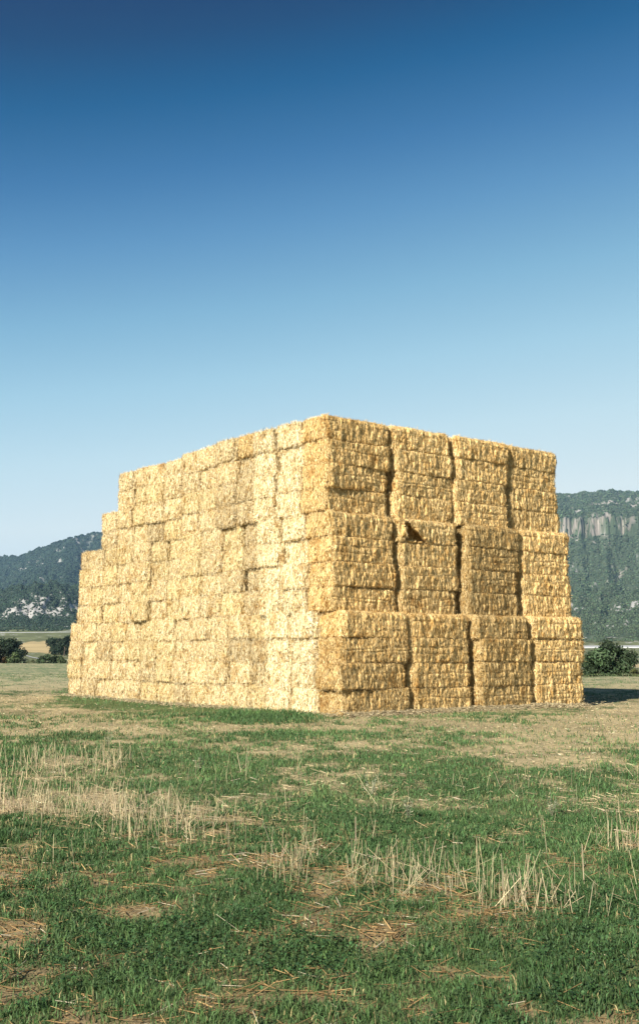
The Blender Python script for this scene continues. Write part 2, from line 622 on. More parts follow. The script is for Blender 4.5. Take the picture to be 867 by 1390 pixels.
# hand-laid cover of the field: green share, dry stubble and thatch
def cover(x, y):
    X, Y = ground_to_img(x, y)
    n1 = fbm(x * .55, y * .40, 0, 61, 4)
    n2 = fbm(x * 1.9, y * 1.5, 0, 67, 3)
    g = np.interp(Y, [885, 897, 915, 926, 938, 945, 958, 968, 985, 1005, 1025, 1100, 1140, 1200, 1300, 1400],
                  [.52, .55, .58, .16, .2, .40, .34, .24, .22, .46, .76, .78, .58, .48, .48, .52])
    base = 945 + (X - 90) * .085                 # foot of the left face
    fr = np.exp(-((Y - base - 3) / 9) ** 2) * sstep(60, 110, X) * sstep(470, 400, X)
    g = g + .9 * fr
    fr2 = np.exp(-((Y - 966) / 5) ** 2) * sstep(460, 520, X) * sstep(870, 780, X)
    g = g + .30 * fr2
    g -= .35 * sstep(620, 780, X) * blob(X, Y, 800, 1015, 260, 45)
    g -= .45 * blob(X, Y, 760, 985, 300, 16)
    for cx, cy, rx, ry, am in ((20, 1095, 60, 12, .5), (25, 1172, 45, 10, .45), (100, 1192, 60, 9, .4), (60, 1205, 50, 8, .4), (230, 1232, 80, 16, .5),
                               (25, 1262, 60, 16, .5), (60, 1285, 40, 14, .5), (400, 1150, 70, 18, .25), (500, 1190, 90, 22, .18),
                               (600, 1215, 100, 16, .14), (520, 1255, 120, 18, .12), (850, 1270, 50, 22, .7), (330, 1120, 60, 10, .4),
                               (650, 1238, 70, 10, .4), (140, 1225, 50, 8, .5), (700, 1030, 50, 8, .3)):
        g -= am * blob(X, Y, cx, cy, rx, ry)
    for cx, cy, rx, ry, am in ((110, 1262, 40, 22, .7), (240, 1278, 60, 18, .7), (350, 1232, 40, 18, .5), (650, 1285, 90, 16, .7),
                               (330, 1190, 60, 14, .3), (130, 1150, 100, 16, .3), (420, 1290, 80, 14, .5), (760, 1285, 60, 14, .5)):
        g += am * blob(X, Y, cx, cy, rx, ry)
    g = g + .3 * blob(X, Y, 480, 1222, 90, 26)
    g = .12 + g * .85 + n1 * .75 + n2 * .65 + .75 * fbm(x * 6, y * 5, 0, 69, 3)
    return np.clip(g, 0, 1), X, Y


def field_colour(x, y):
    g, X, Y = cover(x, y)
    n = fbm(x * .8, y * .8, 0, 71, 3)
    dry = V(.45, .36, .20)[None] * (1 + .35 * n)[:, None]
    soil = V(.15, .085, .035)[None]
    near = sstep(1040, 1180, Y)[:, None]
    dry = dry * (1 - .45 * near) + soil * .45 * near
    grn = V(.105, .145, .05)[None] * (1 + .4 * n)[:, None]
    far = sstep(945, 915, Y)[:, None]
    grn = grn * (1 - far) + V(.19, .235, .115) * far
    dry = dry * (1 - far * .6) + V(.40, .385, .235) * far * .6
    gm = sstep(.15, .9, g)[:, None]
    return np.clip(dry * (1 - gm) + grn * gm, .01, .9)


nr = 420
ru = np.linspace(0, 1, nr)
edge = field_edge(AZS)
R = .6 * (edge[:, None] / .6) ** ru[None, :]
X = R * np.sin(AZS)[:, None]
Y = R * np.cos(AZS)[:, None]
Z = field_z(X.ravel(), Y.ravel()).reshape(X.shape)
P = np.stack([X, Y, Z], -1).reshape(-1, 3)


def polar_quads(na, nr):
    a = np.arange(na)[:, None]
    b = np.arange(nr - 1)[None, :]
    a2 = (a + 1) % na
    q = np.stack([a * nr + b, a * nr + b + 1, a2 * nr + b + 1, a2 * nr + b], -1).reshape(-1, 4)
    return q[:, ::-1]


# close the middle under the camera with a fan
P = np.vstack([P, [[0, 0, -.02]]])
ci = len(P) - 1
fan = np.stack([np.full(NA, ci), ((np.arange(NA) + 1) % NA) * nr, np.arange(NA) * nr], 1)
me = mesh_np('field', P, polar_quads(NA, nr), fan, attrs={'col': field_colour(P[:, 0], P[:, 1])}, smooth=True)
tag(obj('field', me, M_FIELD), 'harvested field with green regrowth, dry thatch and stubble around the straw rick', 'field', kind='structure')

# hills: height written as the angle at which the land rises with distance
PL = [(168, 900), (180, 915), (260, 903), (330, 896), (440, 889), (560, 883), (860, 869), (1000, 861.5), (1030, 858.5), (1060, 857.5), (1300, 850),
      (1700, 826), (2000, 803), (2150, 796), (2300, 797), (2600, 808), (3200, 796), (3800, 765), (4600, 725), (5200, 730), (7000, 790)]
PR = [(76, 918), (88, 928), (170, 909), (260, 905.5), (420, 901), (560, 895), (800, 884.5), (880, 881.5), (925, 877.3), (1000, 874), (1250, 866), (1700, 832),
      (2050, 806), (2250, 800), (2550, 772), (2840, 736), (2900, 730), (2925, 706), (3000, 700), (3350, 686), (3900, 669), (4400, 672), (7000, 760)]
SKY_X = [-300, 0, 20, 40, 70, 100, 135, 180, 240, 320, 400, 470, 540, 620, 700, 760, 830, 900, 1200]
SKY_Y = [742, 757, 758, 752, 741, 731, 725, 719, 718, 724, 722, 712, 700, 688, 678, 672, 668, 670, 690]


def hill_z(a, r, detail=True):
    """a, r arrays (radians, metres)"""
    ad = np.degrees(wrap(a))
    s = sstep(-4, 6, ad)
    lo = np.log(r)
    e0 = field_edge(a)
    # remap the near end to the edge of the field
    def prof(pts, rr):
        p = np.array(pts, float)
        return np.interp(np.log(rr), np.log(p[:, 0]), p[:, 1])
    wob = 1 + .10 * noise(ad * .22, 1, 0, 91) + .04 * noise(ad * .9, 3, 0, 92)
    wob = 1 + (wob - 1) * sstep(1200, 1700, r)
    col_ = .007 * noise(ad * 3.2, 0, 0, 95) + .003 * noise(ad * 8.5, 0, 0, 96) + .004 * noise(ad * 21, lo * 30, 0, 97)
    rl = np.maximum(r * wob, 168.0)
    rr = np.maximum(r * (1 + col_ * sstep(2300, 2700, r) + .0 * wob), 76.0)
    yl, yr = prof(PL, rl), prof(PR, rr)
    px = 433.5 + F_PX * np.tan(np.clip(ad, -40, 40) * np.pi / 180)
    sk = np.interp(px, SKY_X, SKY_Y)
    yl = yl + (sk - 725) * sstep(2600, 4300, r)
    yr = yr + (sk - 669) * sstep(2300, 3600, r)
    yy = yl * (1 - s) + yr * s
    z = EYE + (885 - yy) / F_PX * r * np.cos(np.clip(ad, -40, 40) * np.pi / 180)
    if detail:
        m = sstep(1000, 1800, r) * sstep(7000, 5000, r)
        gul = -np.abs(fbm(ad * .9 + .3 * noise(lo * 9, ad * .3, 0, 83), lo * 2.2, 0, 81, 4))
        z = z + m * r * .016 * (gul + .18) * (.10 + .90 * sstep(4300, 2300, r))
        z = z + m * r * .003 * fbm(ad * 5, lo * 40, 0, 85, 3)
    back = sstep(30, 60, np.abs(ad))
    z = z * (1 - back) + (-1.5) * back
    ez = field_z(e0 * np.sin(a), e0 * np.cos(a))
    k = sstep(1.0, 1.12, r / e0)
    return ez * (1 - k) + z * k


rs = np.concatenate([np.geomspace(1, 1.2, 14)[:-1], np.geomspace(1.2, 12, 90)])
R1 = np.unique(np.concatenate([np.geomspace(520, 6900, 250), np.linspace(2780, 3020, 60), np.linspace(860, 940, 14)]))
e = field_edge(AZS)
t1 = np.linspace(0, 1, 110)
Rn = e[:, None] * (520 / e[:, None]) ** (t1[None, :] ** 1.35)
RR = np.hstack([Rn, np.broadcast_to(R1[1:], (NA, len(R1) - 1))])
nrh = RR.shape[1]
AA = np.broadcast_to(AZS[:, None], RR.shape)
HZ = hill_z(AA.ravel(), RR.ravel()).reshape(RR.shape)
HX, HY = RR * np.sin(AA), RR * np.cos(AA)


def rock_masks(a, r):
    """bare marl, cliff rock and ploughed plots by place"""
    ad = np.degrees(wrap(a))
    px = 433.5 + F_PX * np.tan(np.clip(ad, -40, 40) * np.pi / 180)
    lo = np.log(r)
    n = fbm(ad * 2.2, lo * 26, 0, 101, 4)
    n2 = fbm(ad * 6, lo * 70, 0, 103, 3)
    marl = np.zeros_like(r)
    for cx, wx, cr, wr, am in ((50, 34, 1545, 130, 1.1), (25, 26, 1650, 90, .8), (-5, 22, 1490, 80, 1.1), (92, 26, 1590, 120, .6), (66, 12, 1480, 60, .9),
                               (785, 14, 1720, 70, 1.5), (862, 18, 1800, 60, 1.2), (835, 9, 1740, 40, .8), (860, 30, 2050, 50, .5), (300, 80, 1700, 120, .7), (560, 70, 1750, 120, .7)):
        marl += am * blob(px, r, cx, cr, wx, wr)
    marl = sstep(.62, 1.02, marl + n * 1.3 + n2 * 1.1)
    scat = sstep(.42, .55, n + .5 * n2) * sstep(1500, 1700, r) * .8 * np.maximum(sstep(2700, 2300, r), sstep(-4, 6, ad) * .7)
    cliff = sstep(2890, 2896, r) * sstep(2950, 2930, r) * sstep(-4, 6, ad) * sstep(2893, 2897, r - np.clip((px - 775) / 70, 0, 1) * 24 - 10 * n2) * sstep(-.5, -.2, noise(ad * 4.5, r / 14, 0, 107)) * sstep(900, 820, px + 60 * n)
    cliff = cliff * sstep(-.42, -.05, noise(ad * 6, r / 6, 0, 109) + .5 * noise(ad * 12, r / 9, 0, 110))
    ledge = sstep(.12, .3, n + .6 * n2) * (blob(px, r, 830, 3350, 90, 70) + .9 * blob(px, r, 850, 2960, 60, 40) + .7 * blob(px, r, 815, 2800, 30, 60) + .6 * blob(px, r, 850, 2560, 40, 60))
    return px, marl, scat, cliff, np.clip(ledge, 0, 1), n


def hill_colour(a, r):
    px, marl, scat, cliff, ledge, n = rock_masks(a, r)
    ad = np.degrees(wrap(a))
    s = sstep(-4, 6, ad)[:, None]
    c = (V(.036, .056, .036) * (1 - s) + V(.075, .100, .058) * s) * (1 + .35 * n)[:, None]
    mead = sstep(1300, 1000, r)[:, None]
    c = c * (1 - mead) + V(.16, .17, .08) * (1 + .5 * n)[:, None] * mead
    def put(c, m, col):
        m = np.clip(m, 0, 1)[:, None]
        return c * (1 - m) + V(*col) * m
    c = put(c, marl, (.42, .40, .36)); c = put(c, scat * .6, (.42, .38, .33))
    c = put(c, ledge * .8, (.44, .38, .33)); c = put(c, cliff * (.60 + .25 * sstep(-.2, .2, n)), (.30, .255, .22))
    # mown plots in the valley
    plot = sstep(12, 18, px) * sstep(97, 88, px + n * 6) * sstep(500, 530, r + (px - 50) * 1.2 + n * 40) * sstep(800, 770, r - (px - 50) * 1.0 + n * 60)
    c = put(c, plot * (ad < 0), (.50, .38, .19))
    plot2 = sstep(838, 850, px + n * 10) * sstep(250, 262, r) * sstep(430, 400, r)
    c = put(c, plot2 * (ad > 0), (.52, .40, .22))
    return np.clip(c, .01, .8)


hp = np.stack([HX, HY, HZ], -1).reshape(-1, 3)
me = mesh_np('hills', hp, polar_quads(NA, nrh), attrs={'col': hill_colour(AA.ravel(), RR.ravel())}, smooth=True)
tag(obj('hills', me, M_HILL), 'wooded valley and hills with pale bare marl and a rocky cliff band', 'hills', kind='structure')


# roads crossing the valley
def road(a0, a1, r_in, r_out, lift, bank=1.6):
    aa = np.radians(np.linspace(a0, a1, 160))
    rows = []
    for k, rr in enumerate(np.linspace(r_in, r_out, 6)):
        r = np.full_like(aa, rr) + 6 * noise(np.degrees(aa) * .25, 0, 0, 5)
        rows.append(np.stack([r * np.sin(aa), r * np.cos(aa), hill_z(aa, r) + lift], -1))
    n = len(aa)
    top = np.vstack(rows)
    q = []
    for k in range(5):
        i = np.arange(n - 1) + k * n
        q.append(np.stack([i, i + 1, i + n + 1, i + n], -1))
    # outer skirts give the carriageway its bank
    front = rows[0] - V(0, 0, bank)
    o = len(top)
    i = np.arange(n - 1)
    q.append(np.stack([o + i, o + i + 1, i + 1, i], -1))
    return mesh_np('road', np.vstack([top, front]), np.vstack(q))


tag(obj('road', road(3, 23, 893, 921, .5), M_ROAD), 'pale main road along the foot of the hill', 'road', kind='structure')
tag(obj('road', road(-23, -2, 1022, 1028, .1, .25), M_ROAD), 'thin pale road below the wooded slope', 'road', kind='structure')
pth = np.array([(24, 520), (33, 470), (41, 420), (50, 380), (60, 352), (72, 335)], float)
tt = np.linspace(0, 5, 60)
pa = np.arctan((np.interp(tt, range(6), pth[:, 0]) - 433.5) / F_PX)
pr_ = np.interp(tt, range(6), pth[:, 1])
pv_ = [np.stack([(pr_ + w_) * np.sin(pa), (pr_ + w_) * np.cos(pa), hill_z(pa, pr_ + w_) + .12], -1) for w_ in np.linspace(-7, 7, 5)]
qi = np.concatenate([np.stack([np.arange(59) + k * 60, np.arange(59) + 1 + k * 60, np.arange(59) + 1 + (k + 1) * 60, np.arange(59) + (k + 1) * 60], -1) for k in range(4)])
tag(obj('path', mesh_np('path', np.vstack(pv_), qi), M_ROAD), 'pale gravel track curving below the mown plot', 'path', kind='structure')

# far woods: crowns spread over the slopes, one mass
ph = (1 + 5 ** .5) / 2
OCT = np.array([(1, 0, 0), (-1, 0, 0), (0, 1, 0), (0, -1, 0), (0, 0, 1), (0, 0, -1)], float)
OCTF = np.array([(0, 2, 4), (2, 1, 4), (1, 3, 4), (3, 0, 4), (2, 0, 5), (1, 2, 5), (3, 1, 5), (0, 3, 5)])
ICO_ = np.array([(-1, ph, 0), (1, ph, 0), (-1, -ph, 0), (1, -ph, 0), (0, -1, ph), (0, 1, ph), (0, -1, -ph), (0, 1, -ph), (ph, 0, -1), (ph, 0, 1), (-ph, 0, -1), (-ph, 0, 1)]) / 1.902
ICOF_ = np.array([(0, 11, 5), (0, 5, 1), (0, 1, 7), (0, 7, 10), (0, 10, 11), (1, 5, 9), (5, 11, 4), (11, 10, 2), (10, 7, 6), (7, 1, 8), (3, 9, 4), (3, 4, 2), (3, 2, 6), (3, 6, 8), (3, 8, 9), (4, 9, 5), (2, 4, 11), (6, 2, 10), (8, 6, 7), (9, 8, 1)])


def woods(n, seed):
    r = np.random.default_rng(seed)
    a = np.radians(r.uniform(-22, 22, n))
    rad = np.exp(r.uniform(np.log(1060), np.log(4700), n))
    keep0 = r.random(n) < sstep(1000, 1700, rad) * .6 + .4
    px, marl, scat, cliff, ledge, nn = rock_masks(a, rad)
    keep = keep0 & (r.random(n) > np.clip(marl * .80 + scat * .4 + cliff * (.97 - .5 * sstep(.0, .25, nn)) + ledge * .6, 0, 1))
    # lower meadows stay open in places
    keep &= ~((rad < 1300) & (nn > .05))
    a, rad, nn = a[keep], rad[keep], nn[keep]
    n = len(a)
    z = hill_z(a, rad)
    size = r.uniform(.65, 1.5, n) * (rad / 1448) * 1.25 * np.where(rad < 1500, .8, 1.0)
    size = np.clip(size, 1.2, 4.6)
    P = np.stack([rad * np.sin(a), rad * np.cos(a), z + size * .45], -1)
    jit_ = 1 + r.uniform(-.28, .28, (n, 6, 1))
    Vt = P[:, None, :] + OCT[None] * size[:, None, None] * jit_ * np.array([1.1, 1.1, .85])
    F = (np.arange(n)[:, None, None] * 6 + OCTF[None]).reshape(-1, 3)
    s = sstep(-4, 6, np.degrees(a))[:, None]
    base = V(.036, .055, .034) * (1 - s) + V(.070, .096, .054) * s
    c = base * np.exp(r.normal(0, .28, (n, 1))) * np.array([1, 1, 1]) * (1 + r.normal(0, .06, (n, 3)))
    c = np.repeat(c, 6, 0)
    return mesh_np('woodland', Vt.reshape(-1, 3), None, F, attrs={'col': c}, smooth=True)


tag(obj('woodland', woods(150000, 3), M_WOOD), 'dark green woodland covering the distant hillsides', 'woodland', kind='stuff')


# ------------------------------------------------------------------ trees and bushes beyond the field
def tube(p0, p1, r0, r1, sides=7):
    p0, p1 = np.asarray(p0, float), np.asarray(p1, float)
    d = (p1 - p0) / np.linalg.norm(p1 - p0)
    u = np.cross(d, V(.3, .9, .1)); u /= np.linalg.norm(u)
    v = np.cross(d, u)
    t = np.linspace(0, 2 * np.pi, sides, endpoint=False)
    ring = np.cos(t)[:, None] * u + np.sin(t)[:, None] * v
    vs_ = np.vstack([p0 + ring * r0, p1 + ring * r1])
    i = np.arange(sides); k = (i + 1) % sides
    return vs_, np.stack([i, k, k + sides, i + sides], 1)


def tree(name, base, h, wd, label, cat, leaf, col, seed, lobes=16, n=3200, low=.08, group='trees and bushes along the far edge of the field'):
    r = np.random.default_rng(seed)
    root = bpy.data.objects.new(name, None)
    root.location = base
    COL.objects.link(root)
    tag(root, label, cat, group)
    # lobes: clumps filling an uneven crown
    cs, rs_ = [], []
    for k in range(lobes):
        t = r.uniform(low + .1, .86)
        prof = math.sin(math.pi * min(1, .18 + .82 * (1 - (t - low) / (1 - low)))) ** .6
        ang = r.uniform(0, 2 * math.pi)
        rad = wd / 2 * prof * r.uniform(.25, .85)
        cs.append(V(rad * math.cos(ang), rad * math.sin(ang), t * h))
        rs_.append(r.uniform(.13, .24) * (wd * .55 + h * .45))
    cs, rs_ = np.array(cs), np.array(rs_)
    k = r.choice(lobes, n, p=rs_ ** 2 / (rs_ ** 2).sum())
    d = r.normal(0, 1, (n, 3)); d /= np.linalg.norm(d, axis=1, keepdims=True)
    rr = r.random(n) ** .45
    P = cs[k] + d * (rs_[k] * rr * (1 + .3 * noise(d[:, 0] * 3 + k, d[:, 1] * 3, d[:, 2] * 3, seed)))[:, None] * V(1, 1, .85)
    P[:, 2] = np.maximum(P[:, 2], .05)
    nn = d + r.normal(0, .6, (n, 3)); nn /= np.linalg.norm(nn, axis=1, keepdims=True)
    u = np.cross(nn, r.normal(0, 1, (n, 3))); u /= np.linalg.norm(u, axis=1, keepdims=True)
    v = np.cross(nn, u)
    s = (leaf * r.uniform(.6, 1.4, n))[:, None]
    Vt = np.stack([P - u * s, P + v * s * .45, P + u * s, P - v * s * .45], 1).reshape(-1, 3)
    tint = np.exp(r.normal(0, .3, lobes))[k][:, None] * np.exp(r.normal(0, .22, (n, 1)))
    C = np.repeat(np.asarray(col)[None] * tint * (1 + r.normal(0, .05, (n, 3))), 4, 0)
    obj('crown', mesh_np('crown', Vt, np.arange(4 * n).reshape(-1, 4), attrs={'col': C}), M_LEAF, root)
    tv, tf, o = [], [], 0
    segs = [(V(0, 0, -.15), V(.02 * h, 0, .35 * h), .035 * h, .024 * h), (V(.02 * h, 0, .35 * h), V(0, .03 * h, .75 * h), .024 * h, .008 * h)]
    for q in range(min(lobes, 8)):
        segs.append((V(.012 * h, 0, (.12 + .05 * q) * h), cs[q], .014 * h, .004 * h))
    for s_ in segs:
        a_, f_ = tube(*s_)
        tv.append(a_); tf.append(f_ + o); o += len(a_)
    tv = np.vstack(tv)
    obj('trunk', mesh_np('trunk', tv, np.vstack(tf), attrs={'col': np.tile(V(.11, .085, .06), (len(tv), 1))}, smooth=True), M_BARK, root)
    return root


def stand(px, r):
    a = math.atan((px - 433.5) / F_PX)
    rr = r / math.cos(a)
    return (rr * math.sin(a), rr * math.cos(a), float(hill_z(np.array([a]), np.array([rr]))[0]))


DK, MD, LT = (.030, .048, .026), (.050, .078, .034), (.085, .115, .045)
tree('broadleaf_tree', stand(822, 88), 3.35, 4.7, 'big round dark green bush beside the right end of the straw rick', 'bush', .13, (.052, .082, .036), 21, 22, 7000, .02)
tree('bush', stand(796, 92), 2.9, 3.6, 'green bush half hidden behind the right end of the straw rick', 'bush', .13, (.050, .078, .034), 23, 12, 3600, .02)
tree('bush', stand(858, 84), 1.5, 1.0, 'small olive bush at the right edge, beside the big round bush', 'bush', .09, (.10, .11, .04), 22, 8, 1200, .02)
tree('broadleaf_tree', stand(6, 185), 6.0, 5.5, 'tall very dark tree at the left edge of the photo', 'tree', .22, DK, 31, 18, 4200, .05)
tree('broadleaf_tree', stand(24, 205), 5.3, 4.6, 'dark round tree just right of the tallest dark tree', 'tree', .22, (.034, .054, .030), 32, 14, 3000, .05)
tree('bush', stand(5, 176), 2.6, 3.4, 'rust tinged bush at the foot of the tall dark tree', 'bush', .16, (.13, .085, .030), 33, 9, 1500, .02)
tree('bush', stand(22, 174), 2.9, 2.6, 'light green bush in front of the dark trees', 'bush', .16, LT, 34, 9, 1500, .02)
tree('bush', stand(38, 178), 2.4, 3.0, 'grey green low bush beneath the gravel track', 'bush', .16, (.085, .105, .060), 35, 9, 1500, .02)
tree('bush', stand(52, 176), 2.1, 2.6, 'pale straggly low bush, smallest of the left hand row', 'bush', .14, (.12, .135, .065), 36, 8, 1200, .02)
tree('bush', stand(65, 177), 3.4, 2.9, 'leafy mid green bush midway along the left hand row', 'bush', .17, MD, 37, 10, 1900, .02)
tree('bush', stand(79, 182), 3.1, 2.8, 'deep green bush second from the left end of the rick', 'bush', .17, (.042, .066, .032), 38, 10, 1900, .02)
tree('bush', stand(91, 177), 2.6, 2.4, 'bright green bush half hidden by the left end of the rick', 'bush', .16, LT, 39, 9, 1500, .02)
tree('broadleaf_tree', stand(20, 440), 5.6, 11, 'dark tree clump behind, left of the mown plot', 'tree', .42, DK, 41, 14, 2600, .03)
tree('broadleaf_tree', stand(84, 430), 7.4, 11, 'dark wide tree clump behind, right of the mown plot', 'tree', .42, DK, 42, 16, 2800, .03)
tree('broadleaf_tree', stand(92, 400), 7.5, 8, 'dark tree behind the bright green bush by the rick', 'tree', .40, (.034, .056, .030), 43, 14, 2400, .03)
tree('broadleaf_tree', stand(100, 380), 7.5, 8, 'dark tree mostly hidden behind the left end of the rick', 'tree', .40, DK, 44, 12, 2000, .03)


# ------------------------------------------------------------------ grass, weeds, stubble, litter
def inside_rick(x, y):
    d = np.stack([x - CORNER[0], y - CORNER[1]], -1)
    a, b = d @ E_R, d @ E_L
    return (a > -.02) & (a < 10.0) & (b > .02) & (b < 17.5)


def sample_ground(n, r0, r1, rng, power=1.0):
    """points in the wedge in front of the camera, a little wider than the frame"""
    u = rng.random(n)
    r = (r0 ** power + u * (r1 ** power - r0 ** power)) ** (1 / power)
    a = np.radians(rng.uniform(-1, 1, n) * np.minimum(23 + 150 / r, 62))
    return r * np.sin(a), r * np.cos(a)


def blades(name, x, y, h, wd, lean, cols, mat, rng, droop=.5):
    n = len(x)
    z = field_z(x, y)
    th = rng.uniform(0, 2 * np.pi, n)
    la = rng.uniform(0, 2 * np.pi, n)
    side = np.stack([np.cos(th), np.sin(th), np.zeros(n)], -1) * (wd / 2)[:, None]
    ld = np.stack([np.cos(la), np.sin(la), np.zeros(n)], -1) * (lean * h)[:, None]
    b = np.stack([x, y, z - .01], -1)
    m = b + ld * .35 + V(0, 0, 1) * (h * .6)[:, None]
    t = b + ld + V(0, 0, 1) * (h * (1 - droop * lean ** 2))[:, None]
    Vt = np.stack([b - side, b + side, m + side * .8, m - side * .8, t], 1).reshape(-1, 3)
    o = np.arange(n)[:, None] * 5
    q = o + np.array([[0, 1, 2, 3]])
    tr = o + np.array([[3, 2, 4]])
    C = np.repeat(cols, 5, 0)
    return obj(name, mesh_np(name, Vt, q, tr, attrs={'col': C}), mat)


rg = np.random.default_rng(77)
gx, gy = [], []
for n, a, b, p in ((620000, 3.6, 12, 1.1), (340000, 11, 31, 1.0), (45000, 30, 90, 1.0)):
    x, y = sample_ground(n, a, b, rg, p)
    gx.append(x); gy.append(y)
x, y = np.concatenate(gx), np.concatenate(gy)
g, X_, Y_ = cover(x, y)
keep = (rg.random(len(x)) < sstep(.05, .95, g) * .95 + .05) & ~inside_rick(x, y)
x, y, g, X_, Y_ = x[keep], y[keep], g[keep], X_[keep], Y_[keep]
r = np.hypot(x, y)
nb = len(x)
clump = fbm(x * 3.2, y * 3.2, 0, 131, 3)
h = (.025 + .05 * rg.random(nb)) * (1 + .9 * np.clip(clump, -.6, .9)) * (1 + .35 * sstep(10, 25, r))
base_l = 945 + (X_ - 90) * .085
fr = np.exp(-((Y_ - base_l - 2) / 7) ** 2) * sstep(60, 120, X_) * sstep(470, 400, X_)
h = h * (1 + 1.3 * fr)
wd = (.0026 + .003 * rg.random(nb)) * (1 + r / 11)
hue = fbm(x * .7, y * .7, 0, 141, 3)[:, None]
c = V(.090, .166, .054) * (1 + .4 * hue) + V(.02, .0, .0) * np.clip(hue, 0, 1)
c = c * np.exp(rg.normal(0, .30, (nb, 1))) * (1 + rg.normal(0, .06, (nb, 3)))
c = c * (1 - .16 * sstep(1130, 1250, Y_))[:, None]  # blades darken towards the front: lens falloff put into their colour
yel = rg.random(nb) < .025 + .22 * (1 - g) * sstep(1250, 1050, Y_) + .05 * (1 - g)
c[yel] = V(.40, .33, .15) * np.exp(rg.normal(0, .25, (yel.sum(), 1)))
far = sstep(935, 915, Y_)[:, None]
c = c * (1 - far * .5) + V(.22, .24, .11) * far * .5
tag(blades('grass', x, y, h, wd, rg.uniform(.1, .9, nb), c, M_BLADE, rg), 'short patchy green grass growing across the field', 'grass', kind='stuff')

# small leafy weeds: rosettes of broad leaves, thickest at the front
n = 110000
x, y = sample_ground(n, 3.8, 20, rg, 1.0)
g, X_, Y_ = cover(x, y)
wn = fbm(x * 1.3, y * 1.3, 0, 151, 3)
den = sstep(.5, 1.1, g + .9 * wn + .5 * fbm(x * 5, y * 5, 0, 153, 2)) * (sstep(1120, 1260, Y_) * .75 + .16)
for cx, cy, rx, ry in ((110, 1262, 40, 24), (240, 1280, 70, 20), (350, 1235, 45, 18), (650, 1285, 110, 18), (330, 1195, 60, 14), (760, 1290, 70, 14), (420, 1300, 100, 20)):
    den += .6 * blob(X_, Y_, cx, cy, rx, ry) * sstep(-.3, .3, wn)
keep = rg.random(n) < den * .55
x, y = x[keep], y[keep]
n = len(x)
k = 5
xc, yc = np.repeat(x, k), np.repeat(y, k)
m = n * k
th = rg.uniform(0, 2 * np.pi, m)
hh = np.repeat(rg.uniform(.02, .10, n) * (1 + .6 * np.clip(fbm(x * 1.3, y * 1.3, 0, 151, 3), -.5, 1)), k) * rg.uniform(.4, 1.1, m)
L = rg.uniform(.012, .028, m)
el = rg.uniform(-.1, .9, m)
out = rg.uniform(.003, .035, m)
d = np.stack([np.cos(th) * np.cos(el), np.sin(th) * np.cos(el), np.sin(el)], -1)
sd = np.stack([-np.sin(th), np.cos(th), rg.uniform(-.3, .3, m)], -1)
p = np.stack([xc + np.cos(th) * out, yc + np.sin(th) * out, field_z(xc, yc) + hh], -1)
Vt = np.stack([p, p + d * (L * .55)[:, None] + sd * (L * .42)[:, None], p + d * L[:, None], p + d * (L * .55)[:, None] - sd * (L * .42)[:, None]], 1).reshape(-1, 3)
cc = V(.054, .112, .036) * np.exp(rg.normal(0, .3, (m, 1))) * (1 + rg.normal(0, .06, (m, 3)))
tag(obj('weeds', mesh_np('weeds', Vt, np.arange(4 * m).reshape(-1, 4), attrs={'col': np.repeat(cc, 4, 0)}), M_BLADE),
    'low leafy dark green weeds in clumps at the front of the field', 'weeds', kind='stuff')


def stalks(name, p0, p1, wd, cols, mat):
    n = len(p0)
    d = p1 - p0
    d = d / np.linalg.norm(d, axis=1, keepdims=True)
    u = np.cross(d, V(.31, .17, .93)); u /= np.linalg.norm(u, axis=1, keepdims=True)
    v = np.cross(d, u)
    rows = []
    for t in (0, 2 * np.pi / 3, 4 * np.pi / 3):
        rows.append(math.cos(t) * u + math.sin(t) * v)
    Vt = np.stack([p0 + rows[k] * wd[:, None] for k in range(3)] + [p1 + rows[k] * wd[:, None] * .7 for k in range(3)], 1).reshape(-1, 3)
    o = np.arange(n)[:, None, None] * 6
    q = (o + np.array([[[0, 1, 4, 3], [1, 2, 5, 4], [2, 0, 3, 5]]])).reshape(-1, 4)
    return obj(name, mesh_np(name, Vt, q, attrs={'col': np.repeat(cols, 6, 0)}), mat)


# standing stubble, in broken drill rows
n = 120000
x, y = sample_ground(n, 4.6, 27, rg, 1.0)
X_, Y_ = ground_to_img(x, y)
den = np.zeros(n)
for cx, cy, rx, ry, am in ((70, 1040, 95, 22, .42), (30, 1085, 50, 14, .3), (120, 1095, 60, 16, .55), (200, 1112, 75, 16, .9), (270, 1128, 40, 16, .6), (405, 1172, 36, 24, 1.0),
                           (350, 1178, 30, 18, .35), (560, 1192, 60, 24, .95), (480, 1180, 40, 20, .3), (680, 1215, 55, 24, .8), (755, 1222, 50, 20, .8), (640, 1195, 30, 16, .4), (850, 1142, 34, 16, .8),
                           (780, 1110, 60, 12, .2), (520, 1100, 30, 12, .35), (160, 1035, 25, 14, .4), (300, 1130, 30, 10, .2), (800, 1230, 20, 12, .5)):
    den += am * blob(X_, Y_, cx, cy, rx, ry)
den = np.maximum(den + .55 * blob(Y_ - (1105 + X_ * .13), 0, 0, 0, 26, 1) * sstep(-.1, .4, fbm(x * 1.1, y * 1.1, 0, 165, 3)) - .10, 0) * .8 + .035 * sstep(1010, 1060, Y_) * sstep(1240, 1190, Y_) * sstep(-.1, .4, fbm(x * .9, y * .9, 0, 167, 3))
rowf = np.sin((y * .93 - x * .34) * 2 * np.pi / .20 + .6 * noise(x * 2, y * 2, 0, 161))
den *= .35 + .65 * sstep(.2, .9, rowf)
den *= .5 + .9 * np.clip(.5 + fbm(x * 2.2, y * 2.2, 0, 163, 3) * 1.4, 0, 1)
keep = rg.random(n) < den * 1.0 * np.clip(np.hypot(x, y) / 8, .7, 1.6)
x, y = x[keep], y[keep]
n = len(x)
rr_ = np.hypot(x, y)
